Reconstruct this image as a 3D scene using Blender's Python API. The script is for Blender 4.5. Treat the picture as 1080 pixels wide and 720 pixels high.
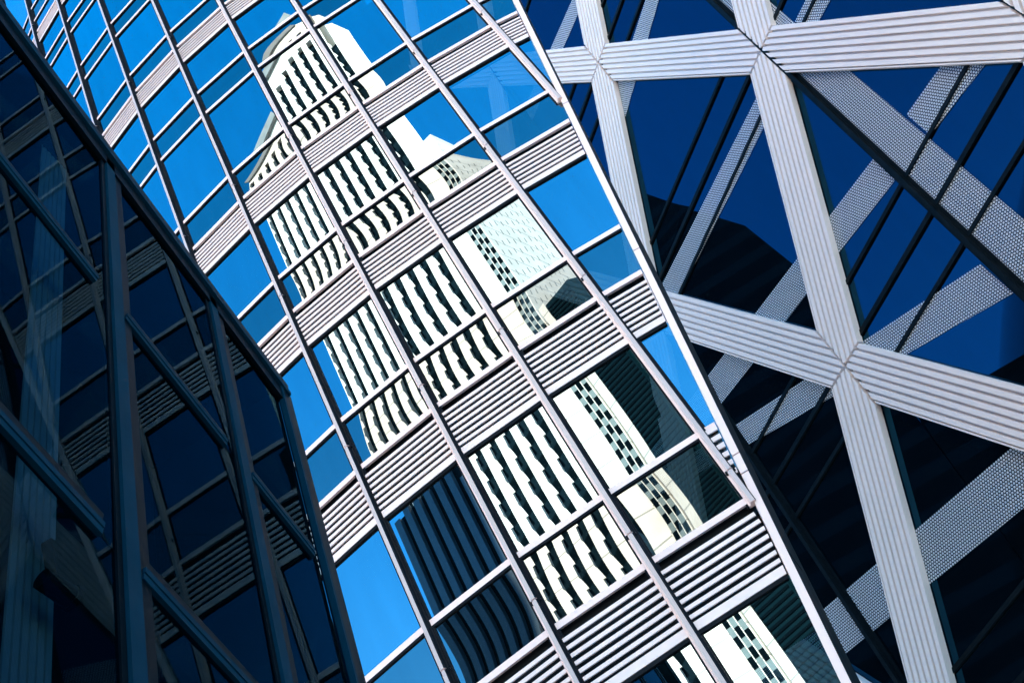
import bpy, math, random
from mathutils import Vector, Matrix
random.seed(7)
R = math.radians
EYE = 1.6                      # the camera stands 1.6 m above the pavement; heights below are measured from the eye

for o in list(bpy.data.objects):
    bpy.data.objects.remove(o)
scene = bpy.context.scene
col = scene.collection

# ------------------------------------------------------------------ camera
cam = bpy.data.cameras.new('camera')
cam.sensor_width = 36.0
cam.lens = 40.0
cam.clip_start = 0.1
cam.clip_end = 5000
co = bpy.data.objects.new('camera', cam)
col.objects.link(co)
RX = (0.8444342, 0.3598823, -0.3967563)     # camera right
RY = (0.5356593, -0.5673326, 0.6254621)     # camera up
RZ = (0.0, -0.7406878, -0.6718494)          # camera back
m = Matrix((RX, RY, RZ)).transposed().to_4x4()
m.translation = (0, 0, EYE)
co.matrix_world = m
scene.camera = co

# ------------------------------------------------------------------ sky and sun
SUN = Vector((0.0, 0.80, 0.60)).normalized()
elev = math.asin(SUN.z)
world = bpy.data.worlds.new('World')
scene.world = world
world.use_nodes = True
wn = world.node_tree
wn.nodes.clear()
wo = wn.nodes.new('ShaderNodeOutputWorld')
wb = wn.nodes.new('ShaderNodeBackground')
ws = wn.nodes.new('ShaderNodeTexSky')
ws.sky_type = 'NISHITA'
ws.sun_disc = False
ws.sun_elevation = elev
ws.sun_rotation = math.atan2(SUN.x, SUN.y)
ws.air_density = 1.4
ws.dust_density = 0.0
ws.ozone_density = 4.0
wb.inputs['Strength'].default_value = 0.12
wh = wn.nodes.new('ShaderNodeHueSaturation')      # a very clear, deep blue sky
wh.inputs['Saturation'].default_value = 1.4
wn.links.new(ws.outputs[0], wh.inputs['Color'])
wn.links.new(wh.outputs[0], wb.inputs[0])
wn.links.new(wb.outputs[0], wo.inputs[0])

sl = bpy.data.lights.new('sun', 'SUN')
sl.energy = 4.7
sl.angle = R(0.5)
sl.color = (1.0, 0.90, 0.78)
so = bpy.data.objects.new('sun', sl)
col.objects.link(so)
so.rotation_euler = (-SUN).to_track_quat('-Z', 'Y').to_euler()
so.location = (0, 60, 120)

vs = scene.view_settings
vs.view_transform = 'Standard'
vs.look = 'None'
vs.exposure = 2.55
vs.gamma = 1.0
vs.use_curve_mapping = False
scene.render.engine = 'CYCLES'
scene.cycles.max_bounces = 10
scene.cycles.transparent_max_bounces = 12

# ------------------------------------------------------------------ materials
def new_mat(name):
    mt = bpy.data.materials.new(name)
    mt.use_nodes = True
    nt = mt.node_tree
    nt.nodes.clear()
    out = nt.nodes.new('ShaderNodeOutputMaterial')
    return mt, nt, out

def noise_mat(name, c0, c1, rough=0.5, metal=0.0, scale=3.0, bump=0.0, bscale=20.0, spec=0.5, joint=None):
    mt, nt, out = new_mat(name)
    b = nt.nodes.new('ShaderNodeBsdfPrincipled')
    tc = nt.nodes.new('ShaderNodeTexCoord')
    nz = nt.nodes.new('ShaderNodeTexNoise')
    nz.inputs['Scale'].default_value = scale
    nz.inputs['Detail'].default_value = 6
    rp = nt.nodes.new('ShaderNodeValToRGB')
    rp.color_ramp.elements[0].position = 0.3
    rp.color_ramp.elements[1].position = 0.7
    rp.color_ramp.elements[0].color = (*c0, 1)
    rp.color_ramp.elements[1].color = (*c1, 1)
    nt.links.new(tc.outputs['Object'], nz.inputs['Vector'])
    nt.links.new(nz.outputs['Fac'], rp.inputs[0])
    if joint:                                              # open joints between the storeys: period, width, colour
        sx = nt.nodes.new('ShaderNodeSeparateXYZ')
        nt.links.new(tc.outputs['Object'], sx.inputs[0])
        md = nt.nodes.new('ShaderNodeMath'); md.operation = 'FLOORED_MODULO'; md.inputs[1].default_value = joint[0]
        lt = nt.nodes.new('ShaderNodeMath'); lt.operation = 'LESS_THAN'; lt.inputs[1].default_value = joint[1]
        mxc = nt.nodes.new('ShaderNodeMix'); mxc.data_type = 'RGBA'
        mxc.inputs['B'].default_value = (*joint[2], 1)
        nt.links.new(sx.outputs['Z'], md.inputs[0]); nt.links.new(md.outputs[0], lt.inputs[0])
        nt.links.new(lt.outputs[0], mxc.inputs['Factor']); nt.links.new(rp.outputs[0], mxc.inputs['A'])
        nt.links.new(mxc.outputs['Result'], b.inputs['Base Color'])
    else:
        nt.links.new(rp.outputs[0], b.inputs['Base Color'])
    b.inputs['Roughness'].default_value = rough
    b.inputs['Metallic'].default_value = metal
    b.inputs['Specular IOR Level'].default_value = spec
    if bump:
        n2 = nt.nodes.new('ShaderNodeTexNoise')
        n2.inputs['Scale'].default_value = bscale
        n2.inputs['Detail'].default_value = 4
        bp = nt.nodes.new('ShaderNodeBump')
        bp.inputs['Strength'].default_value = bump
        bp.inputs['Distance'].default_value = 0.01
        nt.links.new(tc.outputs['Object'], n2.inputs['Vector'])
        nt.links.new(n2.outputs['Fac'], bp.inputs['Height'])
        nt.links.new(bp.outputs[0], b.inputs['Normal'])
    nt.links.new(b.outputs[0], out.inputs[0])
    return mt

def coated_glass(name, tint, body, transp, refl, rough=0.0, dirt=0.04, rmax=1.0):
    """solar control glass: a mirror coating over a tinted, partly see-through pane"""
    mt, nt, out = new_mat(name)
    g = nt.nodes.new('ShaderNodeBsdfGlossy')
    g.inputs['Color'].default_value = (*tint, 1)
    g.inputs['Roughness'].default_value = rough
    oi = nt.nodes.new('ShaderNodeObjectInfo')              # each pane comes from its own batch
    mv = nt.nodes.new('ShaderNodeMapRange')
    mv.inputs['To Min'].default_value = 0.88
    mv.inputs['To Max'].default_value = 1.06
    nt.links.new(oi.outputs['Random'], mv.inputs['Value'])
    tcg = nt.nodes.new('ShaderNodeTexCoord')               # faint runs of dust down the pane
    mpg = nt.nodes.new('ShaderNodeMapping')
    mpg.inputs['Scale'].default_value = (2.2, 2.2, 0.35)
    nzg = nt.nodes.new('ShaderNodeTexNoise')
    nzg.inputs['Scale'].default_value = 1.6
    nzg.inputs['Detail'].default_value = 5
    nt.links.new(tcg.outputs['Object'], mpg.inputs[0])
    nt.links.new(mpg.outputs[0], nzg.inputs['Vector'])
    mz = nt.nodes.new('ShaderNodeMapRange')
    mz.inputs['To Min'].default_value = 0.88
    mz.inputs['To Max'].default_value = 1.08
    nt.links.new(nzg.outputs['Fac'], mz.inputs['Value'])
    mm_ = nt.nodes.new('ShaderNodeMath'); mm_.operation = 'MULTIPLY'
    nt.links.new(mv.outputs[0], mm_.inputs[0]); nt.links.new(mz.outputs[0], mm_.inputs[1])
    sc_ = nt.nodes.new('ShaderNodeVectorMath'); sc_.operation = 'SCALE'
    sc_.inputs[0].default_value = tint
    nt.links.new(mm_.outputs[0], sc_.inputs['Scale'])
    nt.links.new(sc_.outputs[0], g.inputs['Color'])
    t = nt.nodes.new('ShaderNodeBsdfTransparent')
    t.inputs['Color'].default_value = (*transp, 1)
    d = nt.nodes.new('ShaderNodeBsdfDiffuse')
    d.inputs['Color'].default_value = (*body, 1)
    m1 = nt.nodes.new('ShaderNodeMixShader')
    m1.inputs[0].default_value = dirt
    nt.links.new(t.outputs[0], m1.inputs[1])
    nt.links.new(d.outputs[0], m1.inputs[2])
    m2 = nt.nodes.new('ShaderNodeMixShader')
    fr = nt.nodes.new('ShaderNodeFresnel')
    fr.inputs['IOR'].default_value = 1.5
    mr = nt.nodes.new('ShaderNodeMapRange')
    mr.inputs['From Min'].default_value = 0.04
    mr.inputs['From Max'].default_value = 1.0
    mr.inputs['To Min'].default_value = refl
    mr.inputs['To Max'].default_value = rmax
    nt.links.new(fr.outputs[0], mr.inputs['Value'])
    nt.links.new(mr.outputs[0], m2.inputs[0])
    nt.links.new(m1.outputs[0], m2.inputs[1])
    nt.links.new(g.outputs[0], m2.inputs[2])
    nt.links.new(m2.outputs[0], out.inputs[0])
    return mt

def dot_mat(name, c, pitch=0.105, fill=0.36):
    """white painted metal perforated in a staggered pattern, reads as pale dots over the dark glass behind"""
    mt, nt, out = new_mat(name)
    uv = nt.nodes.new('ShaderNodeUVMap')
    sp = nt.nodes.new('ShaderNodeSeparateXYZ')
    nt.links.new(uv.outputs[0], sp.inputs[0])
    def M(op, a, b=None):
        n = nt.nodes.new('ShaderNodeMath')
        n.operation = op
        for i, v in enumerate((a, b)):
            if v is None: continue
            if isinstance(v, (int, float)): n.inputs[i].default_value = v
            else: nt.links.new(v, n.inputs[i])
        return n.outputs[0]
    u = M('DIVIDE', sp.outputs[0], pitch)
    v = M('DIVIDE', sp.outputs[1], pitch * 0.866)
    row = M('FLOOR', v)
    odd = M('MODULO', row, 2.0)
    u2 = M('ADD', u, M('MULTIPLY', odd, 0.5))
    du = M('SUBTRACT', M('FRACT', u2), 0.5)
    dv = M('MULTIPLY', M('SUBTRACT', M('FRACT', v), 0.5), 0.866)
    dist = M('SQRT', M('ADD', M('MULTIPLY', du, du), M('MULTIPLY', dv, dv)))
    mask = M('LESS_THAN', dist, fill)
    d = nt.nodes.new('ShaderNodeBsdfPrincipled')
    d.inputs['Base Color'].default_value = (*c, 1)
    d.inputs['Roughness'].default_value = 0.55
    t = nt.nodes.new('ShaderNodeBsdfTransparent')
    mx = nt.nodes.new('ShaderNodeMixShader')
    nt.links.new(mask, mx.inputs[0])
    nt.links.new(t.outputs[0], mx.inputs[1])
    nt.links.new(d.outputs[0], mx.inputs[2])
    nt.links.new(mx.outputs[0], out.inputs[0])
    return mt

M_ALU = noise_mat('pale_aluminium', (0.92, 0.69, 0.62), (0.94, 0.71, 0.64), 0.42, 0.0, 1.0, 0.0, 60)
M_MUL = noise_mat('champagne_aluminium', (0.52, 0.42, 0.39), (0.58, 0.47, 0.44), 0.4, 0.0, 1.0)
M_SLAT = noise_mat('louvre_white', (0.84, 0.67, 0.61), (0.93, 0.74, 0.68), 0.45, 0.0, 2.5)
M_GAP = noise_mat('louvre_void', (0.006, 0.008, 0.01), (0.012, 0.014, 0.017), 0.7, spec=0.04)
M_CHAR = noise_mat('gasket_shade_black', (0.006, 0.008, 0.011), (0.012, 0.015, 0.02), 0.5, spec=0.04)  # black for gaskets and splices, also painted shade on flanks and undersides
M_CORE = noise_mat('interior_dark', (0.012, 0.015, 0.018), (0.025, 0.03, 0.034), 0.8, spec=0.04)
M_RET = noise_mat('return_panel', (0.004, 0.010, 0.014), (0.006, 0.014, 0.018), 0.45, spec=0.04)
M_GLASS = coated_glass('mirror_glass', (0.62, 0.81, 0.84), (0.02, 0.045, 0.055), (0.09, 0.18, 0.22), 0.46)
M_GLASS2 = coated_glass('spandrel_glass', (0.62, 0.70, 0.68), (0.02, 0.045, 0.055), (0.06, 0.12, 0.14), 0.33)
M_DGLASS = coated_glass('dark_glass', (0.05, 0.31, 0.56), (0.001, 0.002, 0.003), (0.0, 0.0, 0.0), 0.004, dirt=1.0, rmax=0.15)
M_BGLASS = coated_glass('booth_glass', (0.35, 0.75, 1.0), (0.004, 0.01, 0.013), (0.22, 0.36, 0.42), 0.012, rmax=0.18)
M_SEAM = noise_mat('standing_seam', (0.86, 0.74, 0.68), (0.90, 0.77, 0.71), 0.42, 0.0, 0.7)
M_DMET = noise_mat('dark_mullion', (0.003, 0.006, 0.008), (0.006, 0.01, 0.013), 0.45, spec=0.06)
M_DOT = dot_mat('perforated_white', (0.54, 0.58, 0.64))
M_BFRAME = noise_mat('slate_frame', (0.001, 0.022, 0.038), (0.002, 0.028, 0.048), 0.6, 0.0, 4.0, spec=0.03)
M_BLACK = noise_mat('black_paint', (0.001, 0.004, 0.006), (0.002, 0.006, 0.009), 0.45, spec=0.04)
M_BLIND = noise_mat('pale_blind', (0.10, 0.15, 0.155), (0.14, 0.19, 0.20), 0.7)
M_STONE = noise_mat('white_cladding', (0.66, 0.60, 0.53), (0.84, 0.78, 0.71), 0.7, 0, 0.22, joint=(4.4, 0.22, (0.36, 0.33, 0.30)))
M_SHADE = noise_mat('grey_coping', (0.11, 0.12, 0.125), (0.17, 0.175, 0.18), 0.7, 0, 0.5)
M_WIN = noise_mat('tower_window', (0.003, 0.009, 0.014), (0.006, 0.014, 0.020), 0.9, spec=0.0)
M_SPAN = noise_mat('tower_spandrel', (0.001, 0.003, 0.005), (0.002, 0.005, 0.007), 0.9, spec=0.0)
M_TEAL = noise_mat('teal_curtain_wall', (0.001, 0.008, 0.012), (0.002, 0.011, 0.015), 0.4, 0, 0.1, spec=0.04)
M_TEAL2 = noise_mat('teal_light_wall', (0.002, 0.018, 0.022), (0.003, 0.022, 0.026), 0.4, 0, 0.1, spec=0.04)
M_DARKB = noise_mat('dark_cladding', (0.008, 0.01, 0.012), (0.016, 0.018, 0.02), 0.5, 0, 0.2, spec=0.04, joint=(3.8, 1.5, (0.03, 0.036, 0.04)))
M_PANEL = noise_mat('grey_infill', (0.10, 0.14, 0.145), (0.14, 0.18, 0.185), 0.5)
M_WINGSHADE = noise_mat('wing_shade_navy', (0.008, 0.035, 0.065), (0.014, 0.048, 0.08), 0.5)  # shadow on the tower's foot put into the colour
M_CONC = noise_mat('slab_concrete', (0.18, 0.18, 0.18), (0.25, 0.25, 0.24), 0.85, 0, 0.2)
M_PAVE = noise_mat('paving', (0.24, 0.22, 0.20), (0.31, 0.29, 0.27), 0.85, 0, 0.8, 0.2, 12)
M_ROAD = noise_mat('asphalt', (0.035, 0.035, 0.036), (0.055, 0.055, 0.056), 0.9, 0, 1.5, 0.3, 60)
M_KERB = noise_mat('kerb_stone', (0.3, 0.3, 0.29), (0.38, 0.37, 0.36), 0.8, 0, 2.0)

# ------------------------------------------------------------------ builders
class MB:
    def __init__(s):
        s.v = []; s.f = []; s.mi = []; s.uv = {}
    def face(s, pts, mi=0, uv=None):
        n = len(s.v)
        s.v += [tuple(p) for p in pts]
        if uv: s.uv[len(s.f)] = uv
        s.f.append(tuple(range(n, n + len(pts)))); s.mi.append(mi)
    def hexa(s, a, b, mi=0):
        """closed solid from two matching loops"""
        n = len(s.v); k = len(a)
        s.v += [tuple(p) for p in a] + [tuple(p) for p in b]
        s.f.append(tuple(range(n + k - 1, n - 1, -1))); s.mi.append(mi)
        s.f.append(tuple(range(n + k, n + 2 * k))); s.mi.append(mi)
        for i in range(k):
            j = (i + 1) % k
            s.f.append((n + i, n + j, n + k + j, n + k + i)); s.mi.append(mi)
    def box(s, x0, x1, y0, y1, z0, z1, mi=0):
        s.hexa([(x0, y0, z0), (x1, y0, z0), (x1, y1, z0), (x0, y1, z0)],
               [(x0, y0, z1), (x1, y0, z1), (x1, y1, z1), (x0, y1, z1)], mi)
    def bar(s, a, b, side, out, w, d0, d1, mi=0):
        """bar from a to b: width w along side, from depth d0 to d1 along out"""
        a, b, side, out = Vector(a), Vector(b), Vector(side), Vector(out)
        def loop(p): return [p - side * w / 2 + out * d0, p + side * w / 2 + out * d0, p + side * w / 2 + out * d1, p - side * w / 2 + out * d1]
        s.hexa(loop(a), loop(b), mi)
    def build(s, name, mats, parent=None, smooth=False):
        me = bpy.data.meshes.new(name)
        base = Vector((0, 0, -EYE))
        p = parent
        while p is not None:
            base = base + Vector(p.location); p = p.parent
        me.from_pydata([tuple(Vector(v) - base) for v in s.v], [], s.f)
        for mt in (mats if isinstance(mats, (list, tuple)) else [mats]):
            me.materials.append(mt)
        for i, poly in enumerate(me.polygons):
            poly.material_index = s.mi[i]
            poly.use_smooth = smooth
        if s.uv:
            ul = me.uv_layers.new(name='UVMap')
            for fi, uvs in s.uv.items():
                for li, q in zip(me.polygons[fi].loop_indices, uvs):
                    ul.data[li].uv = q
        me.update()
        o = bpy.data.objects.new(name, me)
        col.objects.link(o)
        if parent is not None: o.parent = parent
        return o

def thing(name, label, cat, loc):
    o = bpy.data.objects.new(name, None)
    o.empty_display_size = 0.3
    o.location = loc
    o['label'] = label; o['category'] = cat
    col.objects.link(o)
    return o

# ------------------------------------------------------------------ ground
g = MB()
g.face([(-1500, -1500, -EYE), (1500, -1500, -EYE), (1500, 1500, -EYE), (-1500, 1500, -EYE)])
o = g.build('ground', M_PAVE); o['kind'] = 'structure'
g = MB(); g.box(-400, 400, -34, -22, -EYE + 0.001, -EYE + 0.004)
o = g.build('road', M_ROAD); o['kind'] = 'structure'
for y in (-34, -22):
    g = MB(); g.box(-400, 400, y - 0.15, y + 0.15, -EYE + 0.002, -EYE + 0.13)
    o = g.build('kerb', M_KERB); o['kind'] = 'structure'

# ------------------------------------------------------------------ curved mirror-glass office building (centre)
PL = [(-11.05, 17.65), (-9.78, 16.72), (-8.46, 15.86), (-7.138, 14.995), (-5.913, 14.415), (-4.566, 13.886), (-3.1, 13.485),
      (-1.564, 13.216), (-0.039, 13.107), (1.505, 13.09), (3.08, 13.172), (4.64, 13.36), (6.18, 13.66), (7.7, 14.06)]
I4 = 9                                                   # index of the mullion that meets the slanted edge at z 7.2
SEG = [math.hypot(PL[i + 1][0] - PL[i][0], PL[i + 1][1] - PL[i][1]) for i in range(len(PL) - 1)]
SS = [0.0]
for d in SEG: SS.append(SS[-1] + d)
def s_edge(z): return SS[I4] + (z - 7.2) * (SEG[I4] / 9.0)
def seg_frame(i):
    t = Vector((PL[i + 1][0] - PL[i][0], PL[i + 1][1] - PL[i][1], 0)).normalized()
    return t, Vector((t.y, -t.x, 0))                     # along, outward (towards the street)
def on(i, s, z, out=0.0):
    t, n = seg_frame(i)
    p = Vector((PL[i][0], PL[i][1], z)) + t * (s - SS[i]) + n * out
    return p
def seg_of(s):
    for i in range(len(SEG)):
        if s <= SS[i + 1]: return i
    return len(SEG) - 1

TOP = 40.2
# floors from the top down: (top, transom or None, bottom, louvre bottom or None)
FLOORS = [(40.2, 36.1, 35.25, None), (35.25, None, 34.5, 33.8),
          (33.8, 32.68, 31.99, None), (31.99, 29.98, 29.2, None), (29.2, 27.03, 26.18, 25.36),
          (25.36, 23.85, 22.95, None), (22.95, 20.41, 19.41, 18.48), (18.48, 16.69, 15.64, 14.66),
          (14.66, 12.75, 11.64, 10.56), (10.56, 8.58, 7.32, 6.2), (6.2, 4.36, 3.1, 2.0), (2.0, 0.2, -1.0, -1.58)]

office = thing('office_building', 'curved office building of blue mirror glass with white louvre bands in the middle', 'office building', (-2, 16, 0))

def pane_grid(mb, i, za, zb, yaw=0.0, bulge=0.0015, twist=0.0, tilt=0.0, nu=10, nz=10, mi=0):
    sa, sb = SS[i], SS[i + 1]
    n0 = len(mb.v)
    zc = (za + zb) / 2; w = sb - sa; h = zb - za
    rows = []
    for r in range(nz + 1):
        z = za + h * r / nz
        lo = sa; hi = min(sb, s_edge(z))
        if hi < lo: hi = lo
        for c in range(nu + 1):
            s = lo + (hi - lo) * c / nu
            x = (s - (sa + sb) / 2) / (w / 2); y = (z - zc) / (h / 2)
            d = yaw * (s - (sa + sb) / 2) + tilt * (z - zc) - bulge * (x * x) - bulge * 0.8 * (y * y) + twist * x * y * y * (1 if y < 0 else 0.4) + twist * 0.5 * x * y
            mb.v.append(tuple(on(i, s, z, d)))
    for r in range(nz):
        for c in range(nu):
            a = n0 + r * (nu + 1) + c
            mb.f.append((a, a + 1, a + nu + 2, a + nu + 1)); mb.mi.append(mi)

def rail(mb, i, z, hgt, proud, mi=0, inset=0.06, back=-0.02):
    sa = SS[i] + inset; z0, z1 = z - hgt / 2, z + hgt / 2
    sb0 = min(SS[i + 1] - inset, s_edge(z0) - 0.02); sb1 = min(SS[i + 1] - inset, s_edge(z1) - 0.02)
    if sb1 <= sa + 0.02: return False
    sb0 = max(sb0, sa + 0.005)
    mb.hexa([on(i, sa, z0, back), on(i, sb0, z0, back), on(i, sb0, z0, proud), on(i, sa, z0, proud)],
            [on(i, sa, z1, back), on(i, sb1, z1, back), on(i, sb1, z1, proud), on(i, sa, z1, proud)], mi)
    return True

rest = MB()
for fi, (zt, zm, zb, lb) in enumerate(FLOORS):
    for i in range(len(SEG)):
        if s_edge(zt) <= SS[i] + 0.05: continue
        hidden = i < 2 or fi == 11
        rnd = random.Random(fi * 37 + i)
        yaw = rnd.uniform(-1, 1) * 0.0026; tilt = rnd.uniform(-1, 1) * 0.0026
        if i == 6 and zt == 10.56: yaw, tilt = 0.006, 0.0
        if i == 8 and zt in (22.95, 18.48): yaw, tilt = 0.0065, 0.0
        if i == 8 and zt == 14.66: yaw, tilt = -0.002, 0.0
        bul = rnd.uniform(0.0004, 0.0016); tw = rnd.uniform(-0.0013, 0.0013)
        if hidden:
            pane_grid(rest, i, zb, zt, nu=2, nz=2)
        else:
            mb = MB()
            if zm is not None:
                pane_grid(mb, i, zm, zt, yaw, bul, tw, tilt)
                pane_grid(mb, i, zb, zm, yaw + rnd.uniform(-1, 1) * 0.002, rnd.uniform(0.001, 0.002), rnd.choice((-1, 1)) * rnd.uniform(0.0015, 0.0035), tilt * 1.5, mi=1)
            else:
                pane_grid(mb, i, zb, zt, yaw, bul, tw, tilt)
            w = mb.build('window', [M_GLASS, M_GLASS2], office, smooth=True)
            if i == 9 and zt == 10.56:                        # the sliver beside the slanted edge carries a coarse grille
                gm = MB()
                for q in range(9):
                    rail(gm, i, 8.52 - 0.145 * q, 0.075, 0.05, 0, 0.05, 0.02)
                gm.build('grille', M_SLAT, w)
            if zm is not None:
                tb = MB()
                if rail(tb, i, zm, 0.095, 0.03):
                    rail(tb, i, zm - 0.067, 0.037, 0.029, 1)  # dark strip paints the transom's shaded underside
                    tb.build('transom', [M_ALU, M_CHAR], w)
            sb = MB()
            if rail(sb, i, zb + (0.0 if lb is None else 0.03), 0.095, 0.03):
                if lb is None: rail(sb, i, zb - 0.067, 0.037, 0.029, 1)  # same painted underside shade below the sill rail
                sb.build('sill_rail', [M_ALU, M_CHAR], w)
        if lb is not None:
            lm = MB()
            t, n = seg_frame(i)
            h = zb - lb
            # dark recess behind, then the blades
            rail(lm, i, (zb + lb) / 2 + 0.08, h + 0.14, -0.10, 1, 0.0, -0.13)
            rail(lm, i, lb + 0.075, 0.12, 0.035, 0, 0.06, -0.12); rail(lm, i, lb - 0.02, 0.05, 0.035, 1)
            z = lb + 0.205; zt2 = zb - 0.20
            k = max(3, round((zt2 - z) / 0.112)); st = (zt2 - z) / k
            for q in range(k + 1):
                rail(lm, i, z + q * st, st * (0.36 if lb > 24 else 0.46), 0.045, 0, 0.07, 0.02)
            if len(lm.v) and not hidden:
                lm.build('louvre_panel', [M_SLAT, M_GAP], office)
            elif len(lm.v):
                off = len(rest.v)
                rest.v += lm.v; rest.f += [tuple(a + off for a in f) for f in lm.f]; rest.mi += [1 + a for a in lm.mi]
o = rest.build('facade_remainder', [M_GLASS, M_SLAT, M_GAP], office)
o['kind'] = 'stuff'

# mullions
SPL = [b + 0.5 for (_, _, b, l) in FLOORS if l is not None]
for i in range(len(PL) - 2):
    if i == 0: n = seg_frame(0)[1]
    else: n = (seg_frame(i - 1)[1] + seg_frame(i)[1]).normalized()
    t = Vector((-n.y, n.x, 0))
    zlo = -EYE
    if i >= I4: zlo = 7.2 + (SS[i] - SS[I4]) * 9.0 / SEG[I4] + 0.05
    if zlo > TOP - 1: continue
    cuts = [zlo] + sorted(z for z in SPL if z > zlo + 0.3) + [TOP]
    mm = MB(); P = Vector((PL[i][0], PL[i][1], 0))
    prof = [(-0.072, -0.03), (-0.072, 0.035), (-0.044, 0.04), (-0.044, 0.085), (-0.028, 0.115), (0.028, 0.115), (0.044, 0.085), (0.044, 0.04), (0.072, 0.035), (0.072, -0.03)]
    for a, b in zip(cuts[:-1], cuts[1:]):
        za = a + (0.012 if a != zlo else 0); zb_ = b - (0.012 if b != TOP else 0)
        lp = lambda z: [P + t * u + n * w + Vector((0, 0, z)) for u, w in prof]
        k0 = len(mm.f)
        mm.hexa(lp(za), lp(zb_), 0)
        mm.mi[k0 + 2 + 4] = 2
        for e in (5, 6, 7, 8): mm.mi[k0 + 2 + e] = 1      # shade on the right flank put into the colour
    for u in (-0.086, 0.086):
        mm.bar(P + t * u + Vector((0, 0, zlo)), P + t * u + Vector((0, 0, TOP)), t, n, 0.026, -0.03, 0.02, 1)
    mu = mm.build('mullion', [M_ALU, M_CHAR, M_MUL], office)
    for z in cuts[1:-1]:
        if z > 36 or z < 2: continue
        sp = MB()
        sp.bar(P + Vector((0, 0, z - 0.03)), P + Vector((0, 0, z + 0.03)), t, n, 0.14, 0.02, 0.06)
        sp.build('splice', M_CHAR, mu)

# slanted edge trim with its dark return
def edge_pt(z, ds=0.0, out=0.0):
    s = s_edge(z) + ds
    i = seg_of(max(0.01, s))
    return on(i, s, z, out)
ZE = [-EYE + 0.02] + [z for z in (3.6, 7.7, 8.0, 12.1, 16.1, 20.0, 24, 28, 32, 36)] + [TOP]
tr = MB()
for a, b in zip(ZE[:-1], ZE[1:]):
    b2 = b - 0.02
    for w0, w1, d0, d1, mi in ((0.0, 0.105, -0.10, 0.07, 0),):
        tr.hexa([edge_pt(a, w0, d0), edge_pt(a, w1, d0), edge_pt(a, w1, d1), edge_pt(a, w0, d1)],
                [edge_pt(b2, w0, d0), edge_pt(b2, w1, d0), edge_pt(b2, w1, d1), edge_pt(b2, w0, d1)], mi)
tr.build('edge_trim', M_ALU, office)
rt = MB()
for a, b in zip(ZE[:-1], ZE[1:]):
    rt.hexa([edge_pt(a, 0.06, -0.11), edge_pt(a, 0.122, -0.11), edge_pt(a, 0.22, -0.42), edge_pt(a, 0.15, -0.42)],
            [edge_pt(b, 0.06, -0.11), edge_pt(b, 0.122, -0.11), edge_pt(b, 0.22, -0.42), edge_pt(b, 0.15, -0.42)])
rt.build('side_return', M_RET, office)

# body behind the glass: slabs, core, roof
core = MB()
back = [(PL[0][0] - 1, PL[0][1] + 4)]
inner = [Vector((p[0], p[1], 0)) for p in PL[:10]]
def offset_pt(i, d):
    n = seg_frame(min(i, len(SEG) - 1))[1]
    return Vector((PL[i][0], PL[i][1], 0)) - n * d
loop = [offset_pt(i, 2.2) for i in range(0, 9)] + [Vector((-0.6, 18.2, 0)), Vector((-10.0, 20.6, 0))]
core.hexa([Vector((p.x, p.y, -EYE)) for p in loop], [Vector((p.x, p.y, 35.4)) for p in loop])
core.build('core', M_CORE, office)
for (zt, zm, zb, lb) in FLOORS:
    z1 = zb - 0.12 if lb is not None else zb - 0.04
    z0 = (lb + 0.12) if lb is not None else zb - 0.22
    n = 9 if zb >= 7.2 else 8
    sl_ = MB()
    for i in range(n + 1):
        p, q = offset_pt(i, 0.22), offset_pt(i, 2.15)
        for z in (z0, z1): sl_.v += [(p.x, p.y, z), (q.x, q.y, z)]
    for i in range(n):
        a, b = 4 * i, 4 * i + 4
        for f in ((a, a + 1, b + 1, b), (a + 2, b + 2, b + 3, a + 3), (a, b, b + 2, a + 2), (a + 1, a + 3, b + 3, b + 1)):
            sl_.f.append(f); sl_.mi.append(0)
    for a in (0, 4 * n):
        sl_.f.append((a, a + 1, a + 3, a + 2)); sl_.mi.append(0)
    sl_.build('floor_slab', M_CORE, office)
rf = MB()
nn_ = len(PL) - 1
for i in range(nn_ + 1):
    p = Vector((PL[i][0], PL[i][1], 0)); q = offset_pt(i, 1.6)
    for z in (TOP, TOP + 0.4): rf.v += [(p.x, p.y, z), (q.x, q.y, z)]
for i in range(nn_):
    a, b = 4 * i, 4 * i + 4
    for f in ((a, a + 1, b + 1, b), (a + 2, b + 2, b + 3, a + 3), (a, b, b + 2, a + 2), (a + 1, a + 3, b + 3, b + 1)):
        rf.f.append(f); rf.mi.append(0)
for a in (0, 4 * nn_):
    rf.f.append((a, a + 1, a + 3, a + 2)); rf.mi.append(0)
rf.build('roof', M_ALU, office)

# ------------------------------------------------------------------ diagrid building (right)
K = 1.5
N0 = Vector((7.10019681, 22.92568876, 28.96219225)) * K
H = Vector((-0.65946104, 0.75173875, 0.0))
V = Vector((0.07130384, 0.06255113, 0.9954914))
NN = Vector((-0.74834945, -0.65648779, 0.09485189))
A = -4.0685365 * K          # metres per unit u
B = 7.56658148 * K          # metres per unit v
def dg(u, v, out=0.0): return N0 + H * (u * A) + V * (v * B) + NN * out
GL = -0.30                   # glass plane behind the face of the beams
VG = dg(0, -4, 0).z
dia = thing('diagrid_building', 'dark glass building wrapped in a white diagonal lattice of ribbed metal beams, at the right', 'building', (10, 36, 0))
VB = (-(EYE) - N0.z) / (B * V.z)

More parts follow.
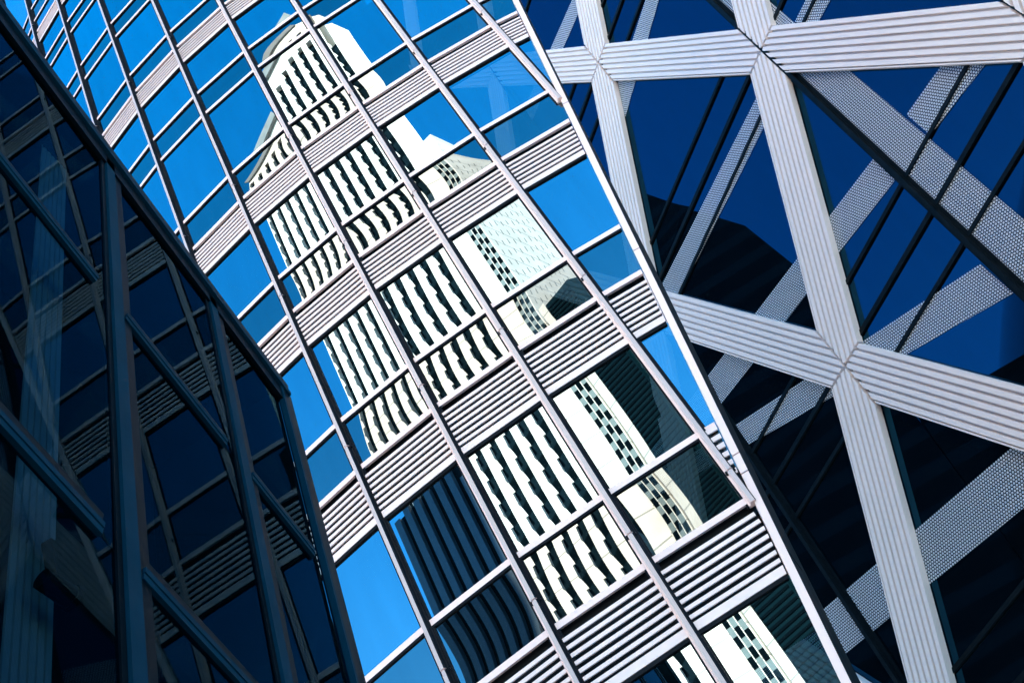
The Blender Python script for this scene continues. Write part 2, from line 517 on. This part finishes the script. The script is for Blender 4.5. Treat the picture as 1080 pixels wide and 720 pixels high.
def clip_u(u): return u
UL, UR = -5.0, 4.0
ucuts = [-5, -3, -1, 1, 3, 4]
vl = []
for k in range(3, -4, -1): vl += [k + 0.03 + 0.145, k + 0.03, k + 0.03 - 0.15]
vl = [v for v in vl if v > VB] + [VB]
for a, b in zip(vl[:-1], vl[1:]):
    for ua, ub in zip(ucuts[:-1], ucuts[1:]):
        mb = MB(); n0 = 0
        nu, nv = 6, 4
        rnd = random.Random(int(a * 100) * 13 + int(ua * 10))
        yw, tl, bl = rnd.uniform(-1, 1) * 0.002, rnd.uniform(-1, 1) * 0.002, rnd.uniform(0.0, 0.006)
        ox = -0.025
        for r in range(nv + 1):
            for c in range(nu + 1):
                u = ua + ox + (ub - ua) * c / nu; v = a + (b - a) * r / nv
                x = 2 * c / nu - 1; y = 2 * r / nv - 1
                mb.v.append(tuple(dg(u, v, GL + yw * x * 3 + tl * y * 2 - bl * x * x - bl * y * y)))
        for r in range(nv):
            for c in range(nu):
                q = r * (nu + 1) + c
                mb.f.append((q, q + 1, q + nu + 2, q + nu + 1)); mb.mi.append(0)
        mb.build('window', M_DGLASS, dia, smooth=True)
for v in vl[:-1]:
    mb = MB()
    big = abs((v - 0.03) - round(v - 0.03)) < 0.01
    mb.bar(dg(UL, v, GL), dg(UR, v, GL), V, NN, 0.18 if big else 0.15, -0.05, 0.08)
    mb.build('transom', M_DMET, dia)
for u in (-5, -3, -1, 1, 3):
    mb = MB(); uu = u + 0.005
    mb.bar(dg(uu, VB, GL), dg(uu, 3.15, GL), H, NN, 0.16, -0.05, 0.24)
    mb.bar(dg(uu, VB, GL), dg(uu, 3.15, GL), H, NN, 0.42, -0.05, 0.06)
    mb.build('mullion', M_DMET, dia)

# ribbed beams with pointed, mitred ends
HU, HV = 1.0 * abs(A), 1.0 * B
WB = 1.74
def beam(n0, n1):
    p0 = Vector((n0[0] * A, n0[1] * B)); p1 = Vector((n1[0] * A, n1[1] * B))
    d = (p1 - p0); Ln = d.length; d = d / Ln; pr = Vector((-d.y, d.x))
    sx, sy = abs(d.x), abs(d.y)
    gap = 0.05
    def end(s):
        # distance from node at which the line offset by s leaves the horizontal / vertical joint (with a gap)
        if (s > 0) == (d.x * d.y > 0): pass
        x0, y0 = pr.x * s, pr.y * s
        tx = (math.copysign(gap, d.x) - x0) / d.x
        ty = (math.copysign(gap, d.y) - y0) / d.y
        return max(tx, ty, 0.0)
    nr = 7
    half = WB / 2
    prof = []                                  # (offset, height)
    step = WB / nr
    for k in range(nr):
        a = -half + k * step
        prof += [(a + 0.0 * step, 0.0), (a + 0.62 * step, 0.0), (a + 0.66 * step, -0.15), (a + 0.94 * step, -0.15)]
    prof[-1] = (half - 0.06, -0.15)
    prof += [(half - 0.045, 0.0), (half, 0.0)]
    # make sure the tip (s = 0) is a station
    ss = sorted(set([round(q[0], 5) for q in prof] + [0.0]))
    def hgt(s):
        for (s0, h0), (s1, h1) in zip(prof[:-1], prof[1:]):
            if s0 - 1e-6 <= s <= s1 + 1e-6:
                return h0 if s1 - s0 < 1e-9 else h0 + (h1 - h0) * (s - s0) / (s1 - s0)
        return 0.0
    mb = MB()
    def P(s, t, out):
        q = p0 + d * t + pr * s
        return N0 + H * q.x + V * q.y + NN * out
    bk = -0.26
    rows = [(s, hgt(s), end(s), Ln - end(-s)) for s in ss]
    for (s, h, a, b), (s2, h2, a2, b2) in zip(rows[:-1], rows[1:]):
        mb.face([P(s, a, h), P(s, b, h), P(s2, b2, h2), P(s2, a2, h2)])
        mb.face([P(s, a, bk), P(s2, a2, bk), P(s2, b2, bk), P(s, b, bk)])
        mb.face([P(s, a, bk), P(s, a, h), P(s2, a2, h2), P(s2, a2, bk)])
        mb.face([P(s, b, bk), P(s2, b2, bk), P(s2, b2, h2), P(s, b, h)])
    for s, h, a, b in (rows[0], rows[-1]):
        mb.face([P(s, a, bk), P(s, b, bk), P(s, b, h), P(s, a, h)])
    mb.build('diagonal_beam', M_SEAM, dia)
def inside(n): return -5 <= n[0] <= 4 and VB - 0.3 <= n[1] <= 3
done = 0
for u in range(-5, 5):
    for v in range(3, -5, -1):
        if (u + v) % 2: continue
        for du in (1, -1):
            n1 = (u + du, v - 1)
            if -5 <= n1[0] <= 4:
                if n1[1] < VB: 
                    t = (v - VB) / 1.0
                    if t <= 0.05: continue
                    continue
                beam((u, v), n1)

# perforated metal strips lying on the glass
def strip(pts, pv=None):
    """quad or polygon given in (u, v)"""
    mb = MB(); w = [Vector((p[0] * A, p[1] * B)) for p in pts]
    ax = (w[1] - w[0]).normalized(); ay = Vector((-ax.y, ax.x))
    uvs = [((q - w[0]).dot(ax), (q - w[0]).dot(ay)) for q in w]
    f = [dg(p[0], p[1], GL + 0.03) for p in pts]
    b = [dg(p[0], p[1], GL + 0.024) for p in pts]
    mb.face(f, 0, uvs)
    mb.face(list(reversed(b)), 0, list(reversed(uvs)))
    mb.build('perforated_strip', M_DOT, dia)
strip([(1.03, 0.6), (1.03, -3.4), (1.27, -3.4), (1.24, 0.6)])
strip([(0.985, -1.678), (-2.2, -1.31), (-2.2, -1.45), (0.985, -1.796)])
strip([(1.66, -1.745), (1.275, -1.711), (1.275, -1.828), (1.72, -1.877)])
strip([(0.985, -1.063), (-1.8, -0.96), (-1.8, -1.09), (0.985, -1.166)])
strip([(1.40, -1.078), (1.262, -1.073), (1.262, -1.179), (1.49, -1.19)])
strip([(0.9, -0.135), (0.05, -0.172), (-0.4, -0.16), (-0.4, -0.34), (0.9, -0.225)])
strip([(0.5, 0.42), (-1.0, 0.575), (-1.0, 0.455), (0.5, 0.325)])
strip([(0.955, -2.20), (-2.0, -1.42), (-2.0, -1.50), (0.965, -2.334)])
strip([(0.70, -2.615), (-2.2, -2.27), (-2.2, -2.43), (0.70, -2.755)])

bd = MB()
def gl(u, v, out): return dg(u, v, out)
q0 = [gl(-5.0, VB, -0.7), gl(4.0, VB, -0.7), gl(4.0, 3.2, -0.7), gl(-5.0, 3.2, -0.7)]
q1 = [p - NN * 14 for p in q0]
q1 = [Vector((p.x, p.y, z.z)) for p, z in zip(q1, q0)]
bd.hexa(q0, q1)
bd.build('body', M_DARKB, dia)

# ------------------------------------------------------------------ leaning glass booth wall (left)
XB, YS = -2.40, 1.0213               # glass plane, and the scale of the frame layout below
booth = thing('glass_enclosure', 'dark glazed enclosure with slanting blue grey frames, standing in shade at the left', 'glass enclosure', (-6, 7.5, 0))
def bp(y, z, x=0.0): return Vector((XB + x, y * YS, z * YS))
GB = -EYE / YS
def rz(k, y): return (10.66 - 0.478 * (y - 4.359), 7.52 - 0.465 * (y - 3.888), 4.50 - 0.405 * (y - 3.475), 1.45 - 0.36 * (y - 3.1), GB + 0.12)[k]
POSTS = [((5.73, 10.071), (4.22, 3.283)), ((7.149, 9.105), (5.982, 4.018)), ((8.345, 8.595), (7.313, 4.574))]
def post_y(k, z):
    if k >= 0:
        (y1, z1), (y0, z0) = POSTS[k]
    else:
        (y1, z1), (y0, z0) = (3.95, 10.9), (2.55, 4.9)
        y1 += (k + 1) * 1.7; y0 += (k + 1) * 1.7
    return y0 + (y1 - y0) * (z - z0) / (z1 - z0)
def meet(k, r, dz=0.0):
    z = 6.0
    for _ in range(30): z = rz(r, post_y(k, z)) + dz
    return post_y(k, z), z
ks = [-2, -1, 0, 1, 2]
for r in range(4):
    for a, b in zip(ks[:-1], ks[1:]):
        mb = MB()
        y1, z1 = meet(a, r); y2, z2 = meet(b, r); y3, z3 = meet(b, r + 1); y4, z4 = meet(a, r + 1)
        rnd = random.Random(r * 11 + a)
        nx = 8
        yw, tl, bl = rnd.uniform(-1, 1) * 0.004, rnd.uniform(-1, 1) * 0.0025, rnd.uniform(0.0, 0.004)
        for i in range(nx + 1):
            for j in range(nx + 1):
                p, q = i / nx, j / nx
                yy = (y1 * (1 - p) + y2 * p) * (1 - q) + (y4 * (1 - p) + y3 * p) * q
                zz = (z1 * (1 - p) + z2 * p) * (1 - q) + (z4 * (1 - p) + z3 * p) * q
                X_, Y_ = 2 * p - 1, 2 * q - 1
                mb.v.append(tuple(bp(yy, zz, yw * X_ + tl * Y_ - bl * (X_ * X_ + Y_ * Y_))))
        for i in range(nx):
            for j in range(nx):
                q = i * (nx + 1) + j
                mb.f.append((q, q + 1, q + nx + 2, q + nx + 1)); mb.mi.append(0)
        mb.build('glass_pane', M_BGLASS, booth, smooth=True)
OUT = Vector((1, 0, 0))
def edge_bar(name, a, b, segs, parent=booth):
    a, b = Vector(a), Vector(b)
    d = (b - a).normalized(); side = OUT.cross(d)
    mb = MB()
    for off, w, d0, d1, mi in segs:
        mb.bar(a + side * off, b + side * off, side, OUT, w, d0, d1, mi)
    return mb.build(name, [M_BFRAME, M_BLACK], parent)
for r in range(5):
    if r == 0:
        y0, z0 = meet(-2, 0); y1, z1 = meet(2, 0)
        yy = y1 + 0.05
        edge_bar('top_rail', bp(y0, z0), bp(yy, rz(0, yy)), [(0.0, 0.09, -0.02, 0.07, 0), (-0.17, 0.24, -0.03, 0.035, 1), (0.17, 0.24, -0.03, 0.04, 1)])
    else:
        for a, b in zip(ks[:-1], ks[1:]):
            y0, z0 = meet(a, r); y1, z1 = meet(b, r)
            d = (Vector((0, y1, z1)) - Vector((0, y0, z0))).normalized()
            p0 = bp(y0, z0) + d * 0.10; p1 = bp(y1, z1) - d * 0.25
            edge_bar('rail', p0, p1, [(0.042, 0.05, -0.02, 0.035, 0), (-0.015, 0.055, -0.02, 0.028, 0), (0.13, 0.11, -0.03, 0.012, 1)])
for k in ks:
    y1, z1 = meet(k, 0, -0.12); y0 = post_y(k, GB)
    if k == 2:
        edge_bar('post', bp(y0, GB), bp(y1, z1 + 0.1), [(0.06, 0.04, -0.02, 0.05, 0), (-0.04, 0.15, -0.03, 0.045, 1)])
    else:
        edge_bar('post', bp(y0, GB), bp(y1, z1), [(0.0, 0.12, -0.02, 0.035, 0), (-0.12, 0.11, -0.03, 0.015, 1), (0.085, 0.045, -0.03, 0.01, 1)])
DX = 1.6
ya, za = meet(-2, 0); yb, zb_ = meet(2, 0)
yb -= 0.02
eb = MB()
eb.hexa([bp(ya, za - 0.1, -0.03), bp(yb, zb_ - 0.1, -0.03), bp(yb, zb_ - 0.1, -DX), bp(ya, za - 0.1, -DX)],
        [bp(ya, za + 0.1, -0.03), bp(yb, zb_ + 0.1, -0.03), bp(yb, zb_ + 0.1, -DX), bp(ya, za + 0.1, -DX)])
eb.build('roof', M_BLACK, booth)
for k, dy in ((2, -0.12), (-2, 0.0)):
    ew = MB()
    y1, z1 = meet(k, 0, -0.02); y0 = post_y(k, GB)
    ew.hexa([bp(y0 + dy, GB, -0.05), bp(y0 + dy, GB, -DX), bp(y0 + dy + 0.08, GB, -DX), bp(y0 + dy + 0.08, GB, -0.05)],
            [bp(y1 + dy, z1, -0.05), bp(y1 + dy, z1, -DX), bp(y1 + dy + 0.08, z1, -DX), bp(y1 + dy + 0.08, z1, -0.05)])
    ew.build('wall', M_BLACK, booth)
ew = MB()
y_a = post_y(-2, GB); y_b = post_y(2, GB)
ew.hexa([bp(y_a - .1, GB, -DX), bp(y_b + .05, GB, -DX), bp(y_b + .05, GB, -DX - .1), bp(y_a - .1, GB, -DX - .1)],
        [bp(ya, za + .02, -DX), bp(yb, zb_ + .02, -DX), bp(yb, zb_ + .02, -DX - .1), bp(ya, za + .02, -DX - .1)])
ew.build('wall', M_BLACK, booth)
mb = MB()
lo, hi = 1.0, 9.75
n = 12
for q in range(n):
    f0, f1 = q / n, (q + 1) / n
    a0 = 0.22 + 0.34 * f0; a1 = 0.22 + 0.34 * f1
    x0 = -0.30 - 0.012 * (q % 2); x1 = -0.30 - 0.012 * ((q + 1) % 2)
    mb.face([bp(post_y(0, lo) - a0, lo, x0), bp(post_y(0, lo) - a1, lo, x1), bp(post_y(0, hi) - a1, hi, x1), bp(post_y(0, hi) - a0, hi, x0)])
mb.build('blind', M_BLIND, booth)

# small camera just behind the glass, under the lowest visible rail
cm = thing('security_camera', 'small black camera housing on a bracket under the lowest slanting rail at lower left', 'camera', (XB - 0.2, 3.84 * YS, 4.1 * YS))
mb = MB()
def ring(c, ax, r, n=20):
    ax = Vector(ax).normalized(); u = ax.orthogonal().normalized(); w = ax.cross(u)
    return [Vector(c) + u * r * math.cos(2 * math.pi * k / n) + w * r * math.sin(2 * math.pi * k / n) for k in range(n)]
c0 = bp(3.86, 3.84, -0.16); ax = Vector((0.15, 0.9, -0.25)).normalized()
mb.hexa(ring(c0, ax, 0.055), ring(c0 + ax * 0.18, ax, 0.06))
mb.hexa(ring(c0 + ax * 0.18, ax, 0.07), ring(c0 + ax * 0.21, ax, 0.07))
mb.build('housing', M_BLACK, cm)
mb = MB(); mb.hexa(ring(c0 + ax * 0.211, ax, 0.045), ring(c0 + ax * 0.218, ax, 0.045)); mb.build('lens', M_DGLASS, cm)
mb = MB(); mb.bar(c0 + ax * 0.10 + Vector((0, 0, 0.04)), c0 + ax * 0.10 + Vector((0, 0, 0.30)), (0, 1, 0), (1, 0, 0), 0.06, -0.03, 0.03); mb.build('bracket', M_BLACK, cm)

# ------------------------------------------------------------------ white ribbed tower behind the viewer (seen mirrored in the glass)
tower = thing('ribbed_tower', 'tall white tower with vertical window strips and a gabled top, mirrored in the blue glass', 'tower', (-13, -95, 0))
YF = -87.0
GZ = -EYE
def pier_strip_facade(x0, x1, yf, ztop, strips, depth, parent, name_wall='wall', floor=4.4, zbot=GZ, bump=0.44):
    """solid wall pieces between recessed window strips; strips = [(xl, xr, top)] from left to right"""
    strips = sorted(strips)
    edges = [x0] + [e for s in strips for e in (s[0], s[1])] + [x1]
    for q in range(0, len(edges), 2):
        xa, xb = edges[q], edges[q + 1]
        mb = MB()
        mb.box(xa, xb, yf - depth, yf, zbot, ztop(0.5 * (xa + xb)) if callable(ztop) else ztop)
        # scalloped lobes on the side of the pier, one per floor
        if q + 1 < len(edges) - 1:
            zz = zbot + 2.0; top = strips[q // 2][2]
            while zz < top - 1:
                n = 6; lobe = [(xb - 0.02, zz)]
                for k in range(n + 1):
                    a = k / n
                    lobe.append((xb + bump * (1 - a) ** 0.6 if k < n else xb - 0.02, zz + a * floor * 0.5))
                mb.hexa([(x, yf - 0.02, z) for x, z in lobe], [(x, yf - 0.22, z) for x, z in lobe])
                zz += floor
        mb.build('pier', M_STONE, parent)
    for xl, xr, top in strips:
        mb = MB(); z = zbot; k = 0
        while z < top:
            z1 = min(top, z + floor * 0.55); z2 = min(top, z + floor)
            yb_ = yf - depth * 0.75; sk = 0.9
            mb.face([(xl - .1, yb_, z), (xr + .1, yb_, z + sk), (xr + .1, yb_, z1 + sk), (xl - .1, yb_, z1)], 0)
            mb.face([(xl - .1, yb_, z1), (xr + .1, yb_, z1 + sk), (xr + .1, yb_, z2 + sk), (xl - .1, yb_, z2)], 1)  # dark spandrels, slanted to carry the diagonal shading across the strip
            z = z2
        mb.build('window_strip', [M_WIN, M_SPAN], parent)
        mb = MB()
        zt = ztop(0.5 * (xl + xr)) if callable(ztop) else ztop
        if zt > top:
            mb.box(xl, xr, yf - depth, yf - 0.01, top, zt)
            mb.build('wall', M_STONE, parent)
GX = -34.0
st = []
for k in range(21):
    xr = -15.85 - 2.53 * k
    if GX - 1.5 < xr < GX + 2.2 or xr < -65: continue
    if xr > GX:
        top = [199, 199.5, 199, 196.5, 193.5, 198.5, 197][k]
    else:
        top = min(191.5, 190.0 + (xr + 54.0) * 0.46)
    st.append((xr - 1.32, xr, top))
st.append((-3.5, -2.1, 191.0)); st.append((-8.6, -7.2, 198.0)); st.append((-11.4, -10.0, 199.0))
ST1 = [q for q in st if q[0] > GX]; ST2 = [q for q in st if q[0] < GX]
pier_strip_facade(GX, 1.6, YF, lambda x: 200.0 if x < -3.0 else 191.0, ST1, 1.6, tower)
mb = MB()
gp = [(GX, 195.0), (GX, 200.0), (-2.9, 200.0), (-15.4, 209.4), (-17.0, 210.6), (GX, 196.0)]
gp = [(-28.6, 200.01), (-2.09, 200.01), (-15.4, 208.6), (-17.0, 210.2)]
mb.hexa([(x, YF, z) for x, z in gp], [(x, YF - 30, z) for x, z in gp])
gp = [(-2.08, 191.01), (1.6, 191.01), (-0.6, 197.6), (-2.08, 198.6)]
mb.hexa([(x, YF, z) for x, z in gp], [(x, YF - 30, z) for x, z in gp])
mb.build('gable', M_STONE, tower)
mb = MB()
gp = [(-35.5, 194.6), (-17.2, 210.6), (-16.4, 208.4), (-33.4, 193.6)]
mb.hexa([(x, YF + 0.8, z) for x, z in gp], [(x, YF + 0.02, z) for x, z in gp])
mb.build('coping', M_SHADE, tower)
mb = MB(); mb.box(GX, 1.58, YF - 30, YF - 1.62, GZ, 190.9); mb.build('shaft', M_STONE, tower)
def lw_top(x): return 196.2 if x > -52.8 else 196.2 + (x + 52.8) * 0.46
pier_strip_facade(-65.4, GX - 0.02, YF, lw_top, ST2, 1.6, tower)
mb = MB(); mb.box(-65.4, GX - 0.02, YF - 26, YF - 1.62, GZ, 187.0); mb.build('wing', M_STONE, tower)
mb = MB()
gp = [(-66.6, 190.0), (-52.8, 198.0), (-52.2, 195.8), (-65.2, 187.4)]
mb.hexa([(x, YF + 0.9, z) for x, z in gp], [(x, YF + 0.02, z) for x, z in gp]); mb.build('coping', M_SHADE, tower)

# dark block added to stand for the shadow on the ribbed tower's foot
shade_block = thing('wing_shade_block', 'dark blue ribbed stand-in for shade on the ribbed tower, mirrored low in the glass', 'building', (-58, -82, 0))
mb = MB(); mb.box(-65.4, -50.5, -86.9, -83.2, GZ, 97.5); mb.build('wall', M_BLACK, shade_block)  # back of the shade stand-in
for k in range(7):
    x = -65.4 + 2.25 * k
    mb = MB(); mb.box(x, x + 1.15, -83.15, -82.2, GZ, 97.0 + (k % 3) * 0.8 - max(0, k - 4) * 1.6); mb.build('pier', M_WINGSHADE, shade_block)

# ------------------------------------------------------------------ slim white tower beside it
slim = thing('slim_tower', 'slim white tower with three columns of small dark windows, mirrored right of the ribbed tower', 'tower', (6, -95, 0))
C = Vector((3.3, -86.0, 0)); fr = Vector((0.44, -0.9, 0)).normalized(); fl = Vector((-0.97, -0.25, 0)).normalized()
mb = MB()
q = [C, C + fr * 26, C + fr * 26 + fl * 9, C + fl * 2.5]
mb.hexa([Vector((p.x, p.y, GZ)) for p in q], [Vector((p.x, p.y, 149)) for p in q])
mb.build('wall', M_STONE, slim)
nl = Vector((fl.y, -fl.x, 0)); nl = nl if nl.y > 0 else -nl
nr_ = Vector((fr.y, -fr.x, 0)); nr_ = nr_ if nr_.x > 0 else -nr_
def plate(mbx, p, r, nn_, z0, z1, d0=0.02, d1=0.05, mi=0):
    mbx.hexa([p + nn_ * d0 + Vector((0, 0, z0)), r + nn_ * d0 + Vector((0, 0, z0)), r + nn_ * d1 + Vector((0, 0, z0)), p + nn_ * d1 + Vector((0, 0, z0))],
             [p + nn_ * d0 + Vector((0, 0, z1)), r + nn_ * d0 + Vector((0, 0, z1)), r + nn_ * d1 + Vector((0, 0, z1)), p + nn_ * d1 + Vector((0, 0, z1))], mi)
for k in range(3):
    mb = MB(); a = 0.16 + 0.80 * k
    plate(mb, C + fl * a, C + fl * (a + 0.68), nl, 30, 143, 0.01, 0.02, 1)
    z = 30.0
    while z < 141:
        zz = z + (0.9 if k % 2 else 0.0)
        plate(mb, C + fl * a, C + fl * (a + 0.68), nl, zz, zz + 1.45, 0.03, 0.05, 0)
        z += 2.75
    mb.build('window_column', [M_SPAN, M_PANEL], slim)
    mb = MB(); plate(mb, C + fl * (a + 0.69), C + fl * (a + 0.79), nl, 28, 147, 0.0, 0.2); mb.build('rib', M_STONE, slim)
for k in range(9):
    mb = MB(); a = 1.4 + 2.1 * k; z = 60.0 + (k % 2) * 1.1
    while z < 145:
        plate(mb, C + fr * a, C + fr * (a + 0.2), nr_, z, z + 1.3)
        z += 2.75
    mb.build('window_column', [M_SHADE], slim)

# ------------------------------------------------------------------ low teal glass block in front of it
teal = thing('teal_block', 'low dark teal glass block with a white corner pier at the slim tower', 'office building', (16, -84, 0))
mb = MB()
def slab(pts, z0, z1, mbx, mi=0):
    mbx.hexa([(x, y, z0) for x, y in pts], [(x, y, z1) for x, y in pts], mi)
slab([(4.7, -83), (9.2, -81), (13.6, -83.6), (13.6, -110), (4.7, -110)], GZ, 101, mb)
mb.build('curtain_wall', M_TEAL, teal)
mb = MB()
z = 2.0
while z < 100:
    mb.hexa([(4.7, -82.98, z), (9.1, -81.02, z), (9.15, -80.9, z), (4.7, -82.86, z)], [(4.7, -82.98, z + .25), (9.1, -81.02, z + .3), (9.15, -80.9, z + .3), (4.7, -82.86, z + .3)])
    z += 0.8
mb.build('spandrel_bands', M_SPAN, teal)
mb = MB(); slab([(3.5, -84.0), (4.6, -83.2), (4.6, -85.5), (3.5, -85.5)], GZ, 102, mb); mb.build('corner_pier', M_STONE, teal)
mb = MB()
tri = [(9.5, -81.0, 96), (13.5, -83.4, 60), (9.5, -81.0, 40)]
mb.hexa([Vector(p) for p in tri], [Vector(p) + Vector((0.35, 0.55, 0)) for p in tri]); mb.build('light_panel', M_TEAL2, teal)

# ------------------------------------------------------------------ dark tower west of the diagrid (its dark mirror image)
dark = thing('dark_tower', 'black stepped tower with a sloping roofline, mirrored in the dark glass of the diagrid building', 'tower', (-55, 45, 0))
mb = MB()
pr_ = [(27.7, GZ), (27.7, 71.4), (28.5, 81.8), (30.4, 91.5), (34.9, 100), (38.3, 107), (44, 116), (70, 125), (70, GZ)]
mb.hexa([(-45, y, z) for y, z in pr_], [(-75, y, z) for y, z in pr_])
mb.build('podium', M_DARKB, dark)
mb = MB(); mb.box(-100, -51, 52, 72, GZ, 206); mb.build('shaft', M_DARKB, dark)  # unseen shaft, placed and sized to cast shade on the ribbed tower
mb = MB(); mb.box(-75, -45.1, 10, 27.6, GZ, 58); mb.build('annexe', M_DARKB, dark)
